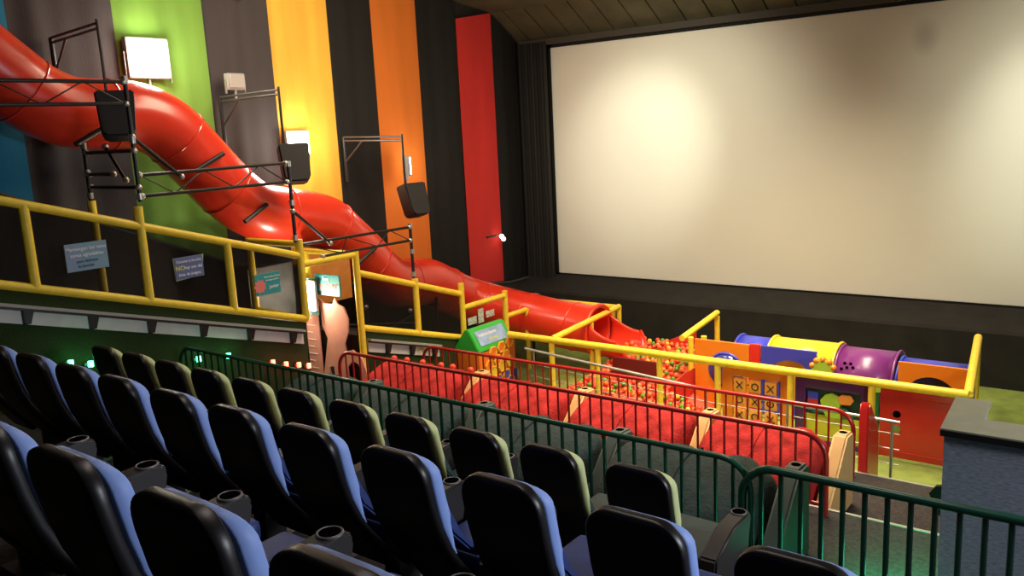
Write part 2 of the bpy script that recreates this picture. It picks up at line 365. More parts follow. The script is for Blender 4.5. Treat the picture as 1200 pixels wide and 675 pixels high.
for p in ((-10, 8.3, 1.72), (-10, 9.1, 1.62), (-10, 10.1, 1.36)):
    b = BM(); add_ball(b, q(*p), .045, 2); obj('clamp', b, M_STEEL, slide, True)
for (x, y, z, dy, dz) in [(-9.98, 6.55, 4.1, .22, .10), (-9.98, 5.02, 4.5, .2, .10), (-10.0, 7.2, 3.35, .2, .1), (-9.98, 9.2, 2.45, .2, .1)]:
    b = BM(); add_tube(b, [(x-org.x, y-org.y-dy, z-dz), (x-org.x, y-org.y+dy, z+dz)], .032, 8)
    obj('black_hanger', b, M_BLK, slide, True)

# ------------------------------------------------------------------ overhead black truss frame on the fence line
def truss(pts_top, pts_bot, n, label, posts):
    c = thing('lattice_truss', label, 'truss', pts_bot[0], group='black lattice trusses above the yellow fence')
    o0 = Vector(pts_bot[0]); T = [Vector(p)-o0 for p in pts_top]; B = [Vector(p)-o0 for p in pts_bot]
    b = BM(); add_tube(b, T, .02, 8); obj('upper_chord', b, M_BLK, c, True)
    b = BM(); add_tube(b, B, .02, 8); obj('lower_chord', b, M_BLK, c, True)
    for i in range(n):
        f0, f1 = i/n, (i+1)/n
        a = (T if i % 2 == 0 else B); d = (B if i % 2 == 0 else T)
        b = BM(); add_tube(b, [a[0].lerp(a[1], f0), d[0].lerp(d[1], f1)], .008, 6); obj('lattice_rod', b, M_BLK, c)
    for p in (T[1], B[1], T[0], B[0]):
        b = BM(); add_ball(b, p, .036, 2); obj('clamp', b, M_STEEL, c, True)
truss([(HX, 1.0, 5.03), (HX, 4.90, 5.03)], [(HX, 1.0, 4.80), (HX, 4.90, 4.80)], 9, 'black lattice truss highest up, crossing the slide at the far left', 1)
truss([(HX, 4.95, 4.03), (HX, 6.93, 4.04)], [(HX, 4.95, 3.80), (HX, 6.93, 3.80)], 5, 'black lattice truss in the middle, crossing the steep run of the slide', 1)
truss([(HX, 7.02, 2.97), (HX, 9.10, 2.95)], [(HX, 7.4, 2.76), (HX, 9.10, 2.75)], 5, 'black lattice truss lowest down, in front of the orange curtain', 1)
def pole(x, y, z0, z1, label, arms=()):
    c = thing('scaffold_pole', label, 'pole', (x, y, z0), group='black scaffold poles rising from the fence')
    b = BM(); add_tube(b, [(0, 0, 0), (0, 0, z1-z0)], .024, 10); obj('shaft', b, M_BLK, c, True)
    for z in (z0+.06, (z0+z1)/2, z1-.02):
        b = BM(); add_tube(b, [(0, 0, z-z0-.035), (0, 0, z-z0+.035)], .036, 10); obj('coupler', b, M_STEEL, c, True)
    for (p, q) in arms:
        b = BM(); add_tube(b, [Vector(p)-Vector((x, y, z0)), Vector(q)-Vector((x, y, z0))], .022, 8); obj('brace', b, M_BLK, c, True)
        for e in (p, q):
            b = BM(); add_ball(b, Vector(e)-Vector((x, y, z0)), .038, 2); obj('clamp', b, M_STEEL, c, True)
pole(HX, 4.92, 3.74, 5.08, 'tall black scaffold pole under the end of the highest truss', [((HX, 4.92, 4.45), (HX, 5.45, 3.98)), ((HX, 4.92, 3.9), (-9.95, 4.92, 3.9)), ((HX, 4.92, 4.3), (-9.95, 4.92, 4.3)), ((-9.5, 4.92, 4.36), (-9.15, 4.92, 3.98))])
pole(-10.0, 4.92, 3.74, 4.40, 'black scaffold pole standing back against the wall under the slide', [((-9.96, 4.92, 4.05), (-9.4, 4.92, 4.05))])
pole(HX, 6.97, 3.01, 4.05, 'black scaffold pole under the end of the middle truss', [((HX, 6.97, 3.42), (HX, 7.55, 2.92))])
pole(HX, 9.12, 2.17, 2.99, 'short black scaffold pole under the end of the lowest truss', ())

# ------------------------------------------------------------------ yellow fence along the turf wall
FT = [(-.5, 5.15), (3.5, 3.89), (6.99, 2.83)]; FB = [(-.5, 4.28), (3.38, 3.08), (6.99, 1.98)]
GR = .048
c = thing('ramp_fence', 'upper yellow padded fence sloping down the left side above the turf wall', 'fence', (HX, 3.38, 3.0))
O = Vector((HX, 3.38, 3.0))
def P3(x, y, z): return Vector((x, y, z))-O
b = BM(); add_tube(b, [P3(HX, y, z) for y, z in FT], GR, 12); obj('top_rail', b, M_YELLOW, c, True)
b = BM(); add_tube(b, [P3(HX, y, z) for y, z in FB], GR, 12); obj('bottom_rail', b, M_YELLOW, c, True)
for y, ex in ((1.3, 0), (2.5, 0), (3.7, 0), (4.88, .06), (5.94, 0), (7.02, .12)):
    b = BM(); add_tube(b, [P3(HX, y, lerp(FB, y)), P3(HX, y, lerp(FT, y)+(.22 if ex else 0))], .05, 12); obj('post', b, M_YELLOW, c, True)
for y, z0, z1 in ((4.92, 2.62, 3.74),):
    b = BM(); add_tube(b, [P3(-10, y, z0-.1), P3(-10, y, z1)], .05, 12); obj('post', b, M_YELLOW, c, True)
M_NET = sheer('black safety net', (.02, .018, .016), .42)
b = BM(); add_prism(b, [(p[0]-3.38, p[1]-3.0) for p in (FB[0], FB[1], FB[2], FT[2], FT[1], FT[0])], 0, -.012, -.008); obj('safety_net', b, M_NET, c)
# gate frame
c = thing('gate_frame', 'yellow padded portal frame around the opening in the turf wall', 'frame', (HX, 7.98, .41)); O = Vector((HX, 7.98, .41))
for a, d in (((HX, 7.98, .41), (HX, 7.98, 2.74)), ((-9.98, 7.02, 1.9), (-9.98, 7.02, 3.02)), ((-9.98, 7.98, .8), (-9.98, 7.98, 2.74))):
    b = BM(); add_tube(b, [P3(*a), P3(*d)], .05, 12); obj('post', b, M_YELLOW, c, True)
for a, d in (((HX, 7.06, 2.70), (HX, 7.98, 2.70)), ((-9.98, 7.02, 2.98), (HX, 7.02, 2.98)), ((-9.98, 7.98, 2.70), (HX, 7.98, 2.70)), ((-9.98, 7.02, 2.0), (HX, 7.02, 1.96))):
    b = BM(); add_tube(b, [P3(*a), P3(*d)], .045, 12); obj('crossbar', b, M_YELLOW, c, True)
c = thing('ramp_fence', 'lower yellow padded fence between the gate opening and the honeycomb box', 'fence', (HX, 8.0, 1.5)); O = Vector((HX, 8.0, 1.5))
FT2 = [(8.0, 2.43), (10.15, 1.73)]; FB2 = [(8.0, 1.63), (10.2, .98)]
b = BM(); add_tube(b, [P3(HX, y, z) for y, z in FT2], GR, 12); obj('top_rail', b, M_YELLOW, c, True)
b = BM(); add_tube(b, [P3(HX, y, z) for y, z in FB2], GR, 12); obj('bottom_rail', b, M_YELLOW, c, True)
for y, e in ((9.14, .03), (10.2, .12)):
    b = BM(); add_tube(b, [P3(HX, y, lerp(FB2, y)), P3(HX, y, lerp(FT2, y)+e+.06)], .05, 12); obj('post', b, M_YELLOW, c, True)
b = BM(); add_tube(b, [P3(HX, 10.2, 1.48), P3(HX, 11.35, 1.48)], .045, 12); obj('level_rail', b, M_YELLOW, c, True)
b = BM(); add_tube(b, [P3(HX, 11.35, .0), P3(HX, 11.35, 1.56)], .05, 12); obj('post', b, M_YELLOW, c, True)
b = BM(); add_tube(b, [P3(HX, 11.35, 1.1), P3(HX, 11.95, 1.1)], .045, 12); obj('level_rail', b, M_YELLOW, c, True)
b = BM(); add_tube(b, [P3(HX+.02, 11.95, .0), P3(HX+.02, 11.95, 1.12)], .045, 12); obj('post', b, M_YELLOW, c, True)
b = BM(); add_prism(b, [(p[0]-8.0, p[1]-1.5) for p in (FB2[0], FB2[1], FT2[1], FT2[0])], 0, -.012, -.008); obj('safety_net', b, M_NET, c)

# white light ledges on the turf wall
M_LEDGE = mat('off white ledge', (.68, .68, .62), .6, noise=.05)
for (y0, z0, y1, z1, n, lab) in ((1.2, 3.44, 6.92, 1.75, 9, 'long off-white sloping light ledge on the upper turf wall'), (8.06, 1.36, 9.55, .92, 3, 'short off-white light ledge on the lower turf wall by the gate')):
    c = thing('light_ledge', lab, 'ledge', (HX, y0, z0), group='off-white ledges on the turf wall'); L = sqrt((y1-y0)**2+(z1-z0)**2)
    sl = (z1-z0)/(y1-y0)
    def prf(t0, t1, zb, zt, x0, x1, m, nm, par=c):
        b = BM(); add_prism(b, [(t0, t0*sl+zb), (t1, t1*sl+zb), (t1, t1*sl+zt), (t0, t0*sl+zt)], 0, x0, x1); return obj(nm, b, m, par)
    D = y1-y0
    prf(0, D, -.10, .07, .003, .03, M_LEDGE, 'back_plate'); prf(0, D, .07, .10, .003, .10, mat('grey ledge top', (.36, .36, .33), .6), 'top_shelf'); prf(0, D, .045, .07, .02, .10, M_BLK, 'black_edge')  # solid black strip runs under the shelf
    for i in range(n):
        y = D*(i+.65)/n
        b = BM(); add_prism(b, [(y, y*sl-.10), (y+.05, y*sl-.10), (y+.10, y*sl+.045), (y, y*sl+.045)], 0, .03, .09); obj('bracket', b, M_BLK, c)

# ------------------------------------------------------------------ signs on the fence
def sign(loc, wd, ht, tilt, face, lines, label, rim=None, extra=None):
    c = thing('notice_sign', label, 'sign', loc, group='notices on the yellow fence')
    R = Matrix.Rotation(tilt, 4, 'X')
    b = BM(); add_box(b, -.006, .006, -wd/2, wd/2, -ht/2, ht/2, .003); b.transform(R); obj('board', b, face, c)
    if rim:
        b = BM(); add_prism(b, [(-wd*.5, -ht*.56), (wd*.45, -ht*.46), (wd*.56, ht*.50), (-wd*.53, ht*.5)], 0, -.012, -.004); b.transform(R); obj('border_sheet', b, rim, c)
    M0 = R @ Matrix(((0, 0, 1, .008), (1, 0, 0, 0), (0, 1, 0, 0), (0, 0, 0, 1)))
    for (tx, yy, zz, sz, mm) in lines:
        text_mesh('lettering', tx, mm, c, M0 @ Matrix.Translation((yy, zz, 0)), sz)
    if extra: extra(c, R)
    return c
M_SBLUE = mat('pale blue print', (.20, .38, .46), .5, col2=(.22, .30, .45), nscale=2)
M_TEAL = mat('teal print', (.03, .34, .36), .5)
M_DKTX = mat('dark teal ink', (.03, .10, .14), .5)
M_VIO = mat('violet blue print', (.13, .17, .36), .5)
M_PALE = mat('pale green paper', (.50, .56, .30), .5)
M_PINK = mat('coral pink print', (.85, .22, .20), .5)
M_YTX = mat('yellow lettering ink', (.75, .75, .15), .5)
sign((HX+.065, 4.22, 3.24), .44, .29, 0, M_SBLUE, [('Mantengan los ratos', 0, .085, .052, M_WHITE), ('zonas agradables', 0, .02, .052, M_WHITE), ('para disfrutar', 0, -.045, .042, M_DKTX), ('la función', -.02, -.095, .042, M_DKTX)], 'pale blue notice board with white lettering, leftmost sign on the yellow fence')
sign((HX+.065, 5.37, 2.94), .36, .25, 0, M_VIO, [('Durante la función', 0, .075, .042, M_WHITE), ('NO', -.12, 0, .075, M_YTX), ('hay uso del', .05, 0, .05, M_WHITE), ('área de juegos.', 0, -.075, .048, M_WHITE)], 'violet notice with pale green border and bold NO, second sign on the yellow fence', rim=M_PALE)
def splat(c, R, y=-.12, z=-.02, s=.07):
    b = BM(); n = 18
    add_prism(b, [(y+s*(1+.35*(k % 2))*cos(2*pi*k/n), z+s*(1+.35*(k % 2))*sin(2*pi*k/n)) for k in range(n)], 0, .006, .010); b.transform(R); obj('pink_splash', b, M_PINK, c)
sign((HX+.065, 6.42, 2.56), .38, .27, 0, M_TEAL, [('Bienvenidos al área', .07, .085, .03, M_WHITE), ('de juegos junior', .07, .045, .03, M_WHITE), ('junior', .09, -.045, .06, M_WHITE)], 'teal notice with pink splash, third sign on the yellow fence beside the gate', extra=splat)

# ------------------------------------------------------------------ height-chart standee in the gate opening
c = thing('height_chart_standee', 'pink height chart cut-out board with teal header standing in the gate opening', 'standee', (-9.45, 7.9, .81))
M_PK = mat('salmon pink board', (.80, .36, .27), .5, noise=.05)
b = BM(); add_box(b, -.56, -.28, -.012, .012, 0, 1.15, .004); obj('chart_strip', b, M_PK, c)
for i in range(9):
    b = BM(); add_box(b, -.54, -.42 if i % 2 else -.36, -.018, -.012, .12+i*.11, .13+i*.11); obj('height_mark', b, M_WHITE, c)
b = BM()
out = [(-.27, 0), (-.10, 0), (-.12, .18), (-.02, .2), (.0, 0), (.30, 0), (.28, .22), (.40, .34), (.52, .30), (.58, .16), (.56, .02), (.66, .02), (.68, .20), (.60, .40), (.42, .50), (.28, .46), (.26, .58), (.36, .76), (.38, .95), (.30, 1.12), (.18, 1.16), (.13, 1.25), (.07, 1.15), (-.10, 1.14), (-.24, 1.22), (-.20, 1.02), (-.20, .80), (-.10, .62), (-.16, .40)]
add_prism(b, out, 1, -.012, .012); obj('cutout_panel', b, M_PK, c)
b = BM(); add_box(b, -.56, -.26, -.016, .012, .95, 1.5, .004); obj('header_side', b, mat('pale teal print', (.25, .6, .6), .5), c)
b = BM(); add_box(b, -.27, .27, -.016, .012, 1.27, 1.58, .006); h = obj('header_board', b, M_TEAL, c)
text_mesh('lettering', 'junior', M_PINK, h, Matrix(((1, 0, 0, .02), (0, 0, -1, -.020), (0, 1, 0, 1.42), (0, 0, 0, 1))), .17)
text_mesh('lettering', 'Zona', M_WHITE, h, Matrix(((1, 0, 0, -.02), (0, 0, -1, -.020), (0, 1, 0, 1.52), (0, 0, 0, 1))), .07)
# small glaring work lamp clipped beside the standee
c = thing('work_lamp', 'small glaring white lamp clipped to yellow post above the height chart', 'lamp', (-9.72, 7.80, 2.05))
b = BM(); add_box(b, -.085, .085, .0, .05, -.21, .25, .01); obj('housing', b, M_STEEL, c)
b = BM(); add_box(b, -.075, .075, -.03, .0, -.20, .24, .01); obj('glass', b, mat('lamp glow', (1, 1, 1), .5, emit=(1, .93, .75), estr=30), c)
light('work_lamp_bulb', 'POINT', (0, -.1, 0), 50, (1, .88, .66), .05, parent=c)
# orange board behind
b = BM(); add_box(b, -.012, .012, -.46, .46, -.40, .40, .004)
o = obj('orange_board', b, mat('orange brown board', (.70, .26, .05), .5, noise=.1), None); o.location = (-10.15, 8.5, 2.2); tag(o, 'plain orange board hanging behind the gate opening under the slide', 'board')
b = BM(); add_box(b, -.02, .02, -.40, .40, -.48, .48, .015); o = obj('grey_panel', b, mat('grey cloth panel', (.10, .095, .09), .8, noise=.3, nscale=5, bump=.3, bscale=12), None, True); o.location = (-10.3, 7.55, 2.05); tag(o, 'grey cloth-covered panel behind the net, left of the glaring work lamp', 'panel')
# little posters near the corner
for (y, z, h_, w_, lab) in ((10.42, 1.22, .12, .22, 'small pale paper notice on the net above the green roof, leftmost of three'), (10.65, 1.26, .24, .14, 'upright pale paper notice on the net between two smaller ones'), (10.90, 1.25, .11, .22, 'small pale paper notice on the net, nearest the screen')):
    b = BM(); add_box(b, 0, .008, -w_/2, w_/2, -h_/2, h_/2); o = obj('paper_notice', b, mat('pale paper', (.55, .55, .48), .6, noise=.4, nscale=30), None); o.location = (HX+.01, y, z)
    tag(o, lab, 'notice', 'paper notices above the honeycomb box')
# ------------------------------------------------------------------ floodlights and speakers on the left wall
M_HOUS = mat('pale grey lamp housing', (.40, .38, .35), .5)
def flood(loc, wd, ht, aim, label, lit, power=0):
    c = thing('floodlight', label, 'light', loc, aim, 'floodlights on the left wall')
    b = BM(); add_box(b, -.10, .0, -wd/2, wd/2, -ht/2, ht/2, .02); obj('housing', b, M_HOUS, c, True)
    b = BM(); add_box(b, -.0, .02, -wd/2+.03, wd/2-.03, -ht/2+.03, ht/2-.03, .008)
    obj('lens', b, mat('floodlight glow', (1, 1, 1), .4, emit=(1, .93, .80), estr=14) if lit else mat('unlit lamp glass', (.5, .48, .44), .15), c)
    for s in (-1, 1):
        b = BM(); add_box(b, -.07, -.04, s*(wd/2+.01)-.008, s*(wd/2+.01)+.008, -ht/2-.05, ht/2*.3); obj('bracket_arm', b, M_STEEL, c)
    b = BM(); add_tube(b, [(-.055, 0, -ht/2), (-.055, 0, -ht/2-.14)], .018, 8); obj('stem', b, M_STEEL, c)
    if lit: light('floodlight_lamp', 'POINT', (.28, 0, 0), power, (1, .92, .78), .18, parent=c)
flood((-10.98, 6.46, 5.52), .62, .54, 0, 'large blazing white floodlight on the green curtain', True, 62)
flood((-10.85, 7.72, 5.22), .30, .24, 0, 'unlit pale grey floodlight mounted above the second speaker arm', False)
flood((-10.98, 8.85, 4.28), .46, .40, 0, 'blazing floodlight on the yellow curtain behind a hanging speaker', True, 50)
flood((-10.70, 11.05, 3.78), .40, .36, radians(50), 'floodlight seen from the side on the orange curtain', True, 14)
b = BM(); add_ball(b, (0, 0, 0), .07, 3); o = obj('dome_camera', b, M_WHITE, None, True); o.location = (-10.98, 8.10, 6.52); tag(o, 'small white dome high on charcoal curtain at the top of the photo', 'camera')
c = thing('spotlight', 'tiny twin lit spotlight on the red curtain', 'light', (-11.02, 13.8, 2.14))
b = BM(); add_box(b, 0, .05, -.28, .1, -.02, .02, .008); obj('mount', b, M_BLK, c)
for (y, z) in ((.14, -.03), (.20, -.09)):
    b = BM(); add_ball(b, (.09, y, z), .05, 2); obj('bulb', b, mat('bulb glow', (1, 1, 1), .4, emit=(1, .9, .7), estr=5), c, True)

def speaker(y, z, yaw_, label):
    c = thing('wall_speaker', label, 'speaker', (-9.6, y, z), yaw_, 'speakers hanging along the left wall')
    b = BM(); add_prism(b, [(-.21, .27), (.21, .27), (.18, -.22), (.13, -.27), (-.13, -.27), (-.18, -.22)], 1, -.16, .10)
    bmesh.ops.bevel(b, geom=b.edges[:], offset=.02, segments=2, affect='EDGES'); b.transform(Matrix.Rotation(radians(-16), 4, 'X')); obj('cabinet', b, mat('black speaker cabinet', (.018, .016, .016), .6), c, True)
    b = BM(); add_prism(b, [(-.19, .25), (.19, .25), (.165, -.21), (.12, -.25), (-.12, -.25), (-.165, -.21)], 1, -.175, -.16)
    b.transform(Matrix.Rotation(radians(-16), 4, 'X')); obj('grille', b, mat('black speaker grille', (.03, .028, .028), .8), c)
    b = BM(); add_tube(b, [(-.10, .05, .25), (.02, .05, .25)], .015, 6); obj('hook', b, M_BLK, c)
def arm(y0, z0, x1, y1, z1, drop, label):
    c = thing('speaker_arm', label, 'bracket', (-11.0, y0, z0), group='pipe arms carrying the speakers'); o0 = Vector((-11.0, y0, z0))
    e = Vector((x1, y1, z1))-o0
    M_P = mat('weathered dark pipe', (.10, .09, .085), .4, metal=.5)
    for dz in (0, -.06):
        b = BM(); add_tube(b, [(0, 0, dz), e+Vector((0, 0, dz))], .016, 8); obj('arm_tube', b, M_P, c, True)
    b = BM(); add_tube(b, [(0, 0, 0), (0, 0, -.75)], .03, 8); obj('wall_bracket', b, M_BLK, c, True)
    b = BM(); add_tube(b, [(0, 0, -.42), e*.33+Vector((0, 0, -.06))], .016, 8); obj('diagonal_brace', b, M_P, c, True)
    b = BM(); add_tube(b, [e+Vector((0, 0, .04)), e+Vector((0, 0, -drop))], .018, 8); obj('drop_tube', b, M_BLK, c, True)
arm(5.20, 5.72, -9.65, 5.10, 5.74, .80, 'pipe arm holding the leftmost hanging speaker')
arm(7.51, 5.0, -9.65, 7.52, 5.02, .78, 'pipe arm holding the middle hanging speaker')
arm(9.83, 4.34, -9.65, 9.85, 4.30, .78, 'pipe arm holding the speaker against the orange curtain')
speaker(5.16, 4.69, radians(60), 'leftmost black wall speaker, hanging in front of the slide')
speaker(7.63, 3.99, radians(60), 'middle black wall speaker, just below a blazing floodlight')
speaker(9.95, 3.26, radians(82), 'smallest black wall speaker, against the orange curtain')

# ------------------------------------------------------------------ tubular railings
def railing(y, x0, x1, zf, h, m, label, group, r=.024, br=.013, gap=.125, bottom=True, rad=.22, ends=(1, 1)):
    c = thing('metal_railing', label, 'railing', (x0, y, zf), group=group)
    L = x1-x0; pts = []
    if ends[0]:
        pts += [(0, 0, 0)]+[(rad-rad*cos(a), 0, h-rad+rad*sin(a)) for a in [pi/2*k/7 for k in range(8)]]
    else: pts += [(0, 0, h)]
    if ends[1]: pts += [(L-rad+rad*sin(a), 0, h-rad+rad*cos(a)) for a in [pi/2*k/7 for k in range(8)]]+[(L, 0, 0)]
    else: pts += [(L, 0, h)]
    b = BM(); add_tube(b, pts, r, 12); obj('top_rail', b, m, c, True)
    if bottom: b = BM(); add_tube(b, [(0, 0, .10), (L, 0, .10)], r*.8, 8); obj('bottom_rail', b, m, c, True)
    n = int(L/gap); b0 = None
    for i in range(1, n):
        x = L*i/n; hh = h
        if ends[0] and x < rad: hh = h-rad+sqrt(rad*rad-(rad-x)**2)
        if ends[1] and L-x < rad: hh = h-rad+sqrt(rad*rad-(rad-(L-x))**2)
        if abs(hh-h) < 1e-6 and b0 is not None:
            o = b0.copy(); COL.objects.link(o); o.parent = c; o.location = (x, 0, 0); continue
        b = BM(); add_tube(b, [(0, 0, .10 if bottom else 0), (0, 0, hh-.005)], br, 8); o = obj('baluster', b, m, c, True); o.location = (x, 0, 0)
        if abs(hh-h) < 1e-6: b0 = o
railing(5.12, -8.84, -2.0, 1.31, .74, M_GREEN, 'long dark green railing in front of the lime-sided seats', 'green railings', r=.022, br=.014)
railing(5.12, -2.06, 2.4, 1.31, .72, M_GREEN, 'dark green railing at bottom right, in front of the carpeted block', 'green railings', r=.03, br=.018, gap=.128)
railing(7.12, -8.43, -2.10, .81, .745, M_RED, 'near red railing, between the grey and the red loungers', 'red railings', br=.012, gap=.132)
railing(9.02, -8.72, -2.38, .41, .735, M_RED, 'far red railing, between red loungers and playground', 'red railings', br=.012, gap=.132)

# ------------------------------------------------------------------ cinema seats
def loft(bm, st, n=20, e=4.0):
    """st: list of (center y, z, tangent angle, half width, half thickness)"""
    rings = []
    for (y, z, ang, hw, ht) in st:
        nx = Vector((0, cos(ang), sin(ang)))
        ring = []
        for k in range(n):
            a = 2*pi*k/n; ca, sa = cos(a), sin(a)
            px = hw*math.copysign(abs(ca)**(2/e), ca); pn = ht*math.copysign(abs(sa)**(2/e), sa)
            ring.append(bm.verts.new(Vector((px, y, z))+nx*pn))
        rings.append(ring)
    for i in range(len(rings)-1):
        for k in range(n): bm.faces.new((rings[i][k], rings[i][(k+1) % n], rings[i+1][(k+1) % n], rings[i+1][k]))
    bm.faces.new(rings[0][::-1]); bm.faces.new(rings[-1])
PROF = [(.30, .30), (.22, .42), (.13, .54), (.052, .66), (.0, .78), (-.032, .90), (-.055, 1.02), (-.066, 1.10), (-.068, 1.15)]
ZT = 1.15
def back_y(z): return lerp([(p[1], p[0]) for p in PROF], z)
def seat_mesh(label, cush, seatm, name='cinema_chair', top_only=False):
    c = thing(name, label, 'chair', (0, 0, 0))
    zs = [.30+.06*i for i in range(13)]+[1.06, 1.085, 1.105, 1.12, 1.132, 1.141, 1.147, 1.15]
    sh, cu = [], []
    def hw_at(z, zt, R):
        d = z-(zt-R); base = .194+.006*min(1, max(0, (z-.5)/.4))
        return base if d <= 0 else base-R*(1-sqrt(max(0, 1-(d/R)**2)))
    for z in zs:
        y = back_y(z); sl = (back_y(z+.02)-back_y(z-.02))/.04; ang = -sl*.6
        ht = .030 if z < 1.13 else .030*sqrt(max(.15, 1-((z-1.13)/.022)**2))
        sh.append((y+.03, z, ang, hw_at(z, ZT, .115), ht))
    zt = ZT-.022
    for z in [.62+.04*i for i in range(11)]+[1.05, 1.07, 1.088, 1.102, 1.114, 1.122, 1.127]:
        f = (z-.62)/(zt-.62); th = .003+.036*min(1, f/.40)**.9
        if z > 1.02: th *= sqrt(max(.15, 1-((z-1.02)/.112)**2))
        y = back_y(z); sl = (back_y(z+.02)-back_y(z-.02))/.04
        cu.append((y+.058+th, z, -sl*.6, hw_at(z, zt, .10)-.002, th))
    b = BM(); loft(b, sh, 28, 7); obj('back_shell', b, M_SHELL, c, 50)
    b = BM(); loft(b, cu, 28, 6); obj('back_cushion', b, cush, c, 50)
    b = BM(); add_prism(b, [(.30, .50), (.12, .70), (.05, .86), (.02, 1.0), (.005, 1.07), (.03, 1.075), (.055, 1.0), (.09, .84), (.17, .68), (.36, .50)], 0, -.16, .16)
    bmesh.ops.bevel(b, geom=b.edges[:], offset=.012, segments=2, affect='EDGES'); bmesh.ops.translate(b, verts=b.verts[:], vec=(0, .035, 0)); obj('front_pad', b, seatm, c, True)
    b = BM(); add_box(b, -.215, .215, .36, .86, .36, .47, .04, 3); b.transform(Matrix.Translation((0, 0, 0))); obj('seat_cushion', b, seatm, c, True)
    b = BM(); add_box(b, -.20, .20, .40, .78, .26, .36, .02); add_box(b, -.06, .06, .46, .62, 0, .27, .01); add_box(b, -.12, .12, .40, .68, 0, .02); obj('pedestal', b, M_ARM, c, True)
    # armrest on the right-hand side, cup holder at its front end
    b = BM(); add_prism(b, [(.20, .44), (.22, .56), (.46, .655), (.72, .665), (.735, .62), (.66, .30), (.50, .30)], 0, .245, .355)
    bmesh.ops.bevel(b, geom=b.edges[:], offset=.012, segments=2, affect='EDGES'); a = obj('armrest', b, M_ARM, c, True)
    b = BM(); add_ring(b, (.30, .67, .664), 2, .044, .006, 24, 8); obj('cup_holder', b, M_CUP, a, True)
    b = BM(); add_tube(b, [(.30, .67, .658), (.30, .67, .668)], .040, 20); obj('cup_well', b, M_HOLE, a)
    return c
def rowlab(n, i, total, txt, fr):
    words = ['leftmost', 'second from left', 'third from left', 'fourth from left', 'fifth from left', 'sixth from left', 'seventh from left', 'eighth from left', 'ninth from left', 'tenth from left', 'eleventh from left', 'twelfth from left', 'thirteenth from left', 'fourteenth from left', 'fifteenth from left']
    return words[i]
ROWS = [
 ('black cinema chair with light blue sides in the nearest row, %s', [-4.27, -3.66, -3.06, -2.48, -1.88, -1.30], 1.06, 2.31, M_BLUEV, M_NAVY, 'blue-sided seats in the nearest row'),
 ('black cinema chair with light blue sides in the middle row, %s', [-7.4, -6.8, -6.2, -5.6, -5.03, -4.42, -3.83, -3.22, -2.62, -2.01, -1.40, -.82], 2.50, 1.79, M_BLUEV, M_NAVY, 'blue-sided seats in the middle row'),
 ('black cinema chair with lime green sides behind green railing, %s', [-7.98, -7.41, -6.84, -6.27, -5.68, -5.09, -4.49, -3.91, -3.32, -2.75, -2.15], 3.87, 1.31, M_LIMEV, M_TEALV, 'lime-sided seats behind the green railing')]
CONT = {('r', 0): None}
for (txt, xs, y, z, cm, sm_, grp) in ROWS:
    pr = None
    for i, x in enumerate(xs):
        lab = txt % rowlab(0, i, 0, 0, 0)
        if pr is None: pr = seat_mesh(lab, cm, sm_); pr['group'] = grp; pr.location = (x, y, z)
        else: dup(pr, (x, y, z), lab)

# ------------------------------------------------------------------ padded loungers on the two lower tiers
def lounger(x0, x1, y, z, label, m, grp, name='padded_lounger'):
    c = thing(name, label, 'lounger', ((x0+x1)/2, y, z), group=grp); hw = (x1-x0)/2
    prof = [(.0, .06), (.0, .36), (.05, .52), (.22, .66), (.46, .77), (.68, .82), (.90, .77), (.96, .62), (.98, .42), (1.2, .36), (1.26, .28), (1.26, .06)]
    n = 28; g = []; b = BM(); rnd = random.Random(int(x0*100))
    ph = [rnd.random()*6 for _ in range(6)]
    for i in range(n+1):
        u = i/n*2-1; row = []
        edge = 1-abs(u)**10*.16
        for k, (py, pz) in enumerate(prof):
            wv = .034*sin(u*8+ph[k % 6])+.026*sin(u*17+ph[(k+2) % 6]*2)
            row.append(b.verts.new((u*hw, .6+(py-.6)*edge+wv*(0 if k in (0, 11) else 1), .06+(pz-.06)*edge+wv*.5*(0 if k in (0, 11) else 1))))
        g.append(row)
    for i in range(n):
        for k in range(len(prof)-1): b.faces.new((g[i][k], g[i+1][k], g[i+1][k+1], g[i][k+1]))
        b.faces.new((g[i][0], g[i][-1], g[i+1][-1], g[i+1][0]))
    b.faces.new(g[0]); b.faces.new(g[-1][::-1])
    o = obj('upholstery', b, m, c, 70); s = o.modifiers.new('sub', 'SUBSURF'); s.levels = 1; s.render_levels = 1
    b = BM(); add_box(b, -hw+.03, hw-.03, .06, 1.2, 0, .08); obj('base', b, M_ARM, c)
    # seam where the two cushions of the pair meet
    b = BM(); add_tube(b, [(0, p[0]+(-.004 if k < 5 else .0), p[1]+.004) for k, p in enumerate(prof[1:8])], .008, 6); obj('piping', b, m, c, True)
    return c
def divider(x, y, z, label, m, grp):
    c = thing('lounger_divider', label, 'divider', (x, y, z), group=grp)
    b = BM(); add_prism(b, [(.10, 0), (.12, .12), (.80, .80), (1.0, .79), (1.03, .74), (1.05, 0)], 0, -.07, .07)
    bmesh.ops.bevel(b, geom=b.edges[:], offset=.02, segments=3, affect='EDGES'); obj('side_panel', b, m, c, True)
    b = BM(); add_ring(b, (0, .90, .792), 2, .044, .008, 24, 8); h = obj('cup_holder', b, M_CUP if m is M_GPAN else mat('tan cup rim', (.6, .36, .15), .4), c, True)
    b = BM(); add_tube(b, [(0, .90, .79), (0, .90, .798)], .040, 20); obj('cup_well', b, M_HOLE, h)
W4 = ['leftmost', 'second from left', 'third from left', 'rightmost']
for i, (a, d) in enumerate([(-8.55, -7.0), (-6.78, -5.38), (-5.17, -3.77), (-3.56, -2.36)]):
    lounger(a, d, 7.30, .41, 'red fleece padded lounger behind the near red railing, '+W4[i], M_SOFA, 'red loungers between the red railings')
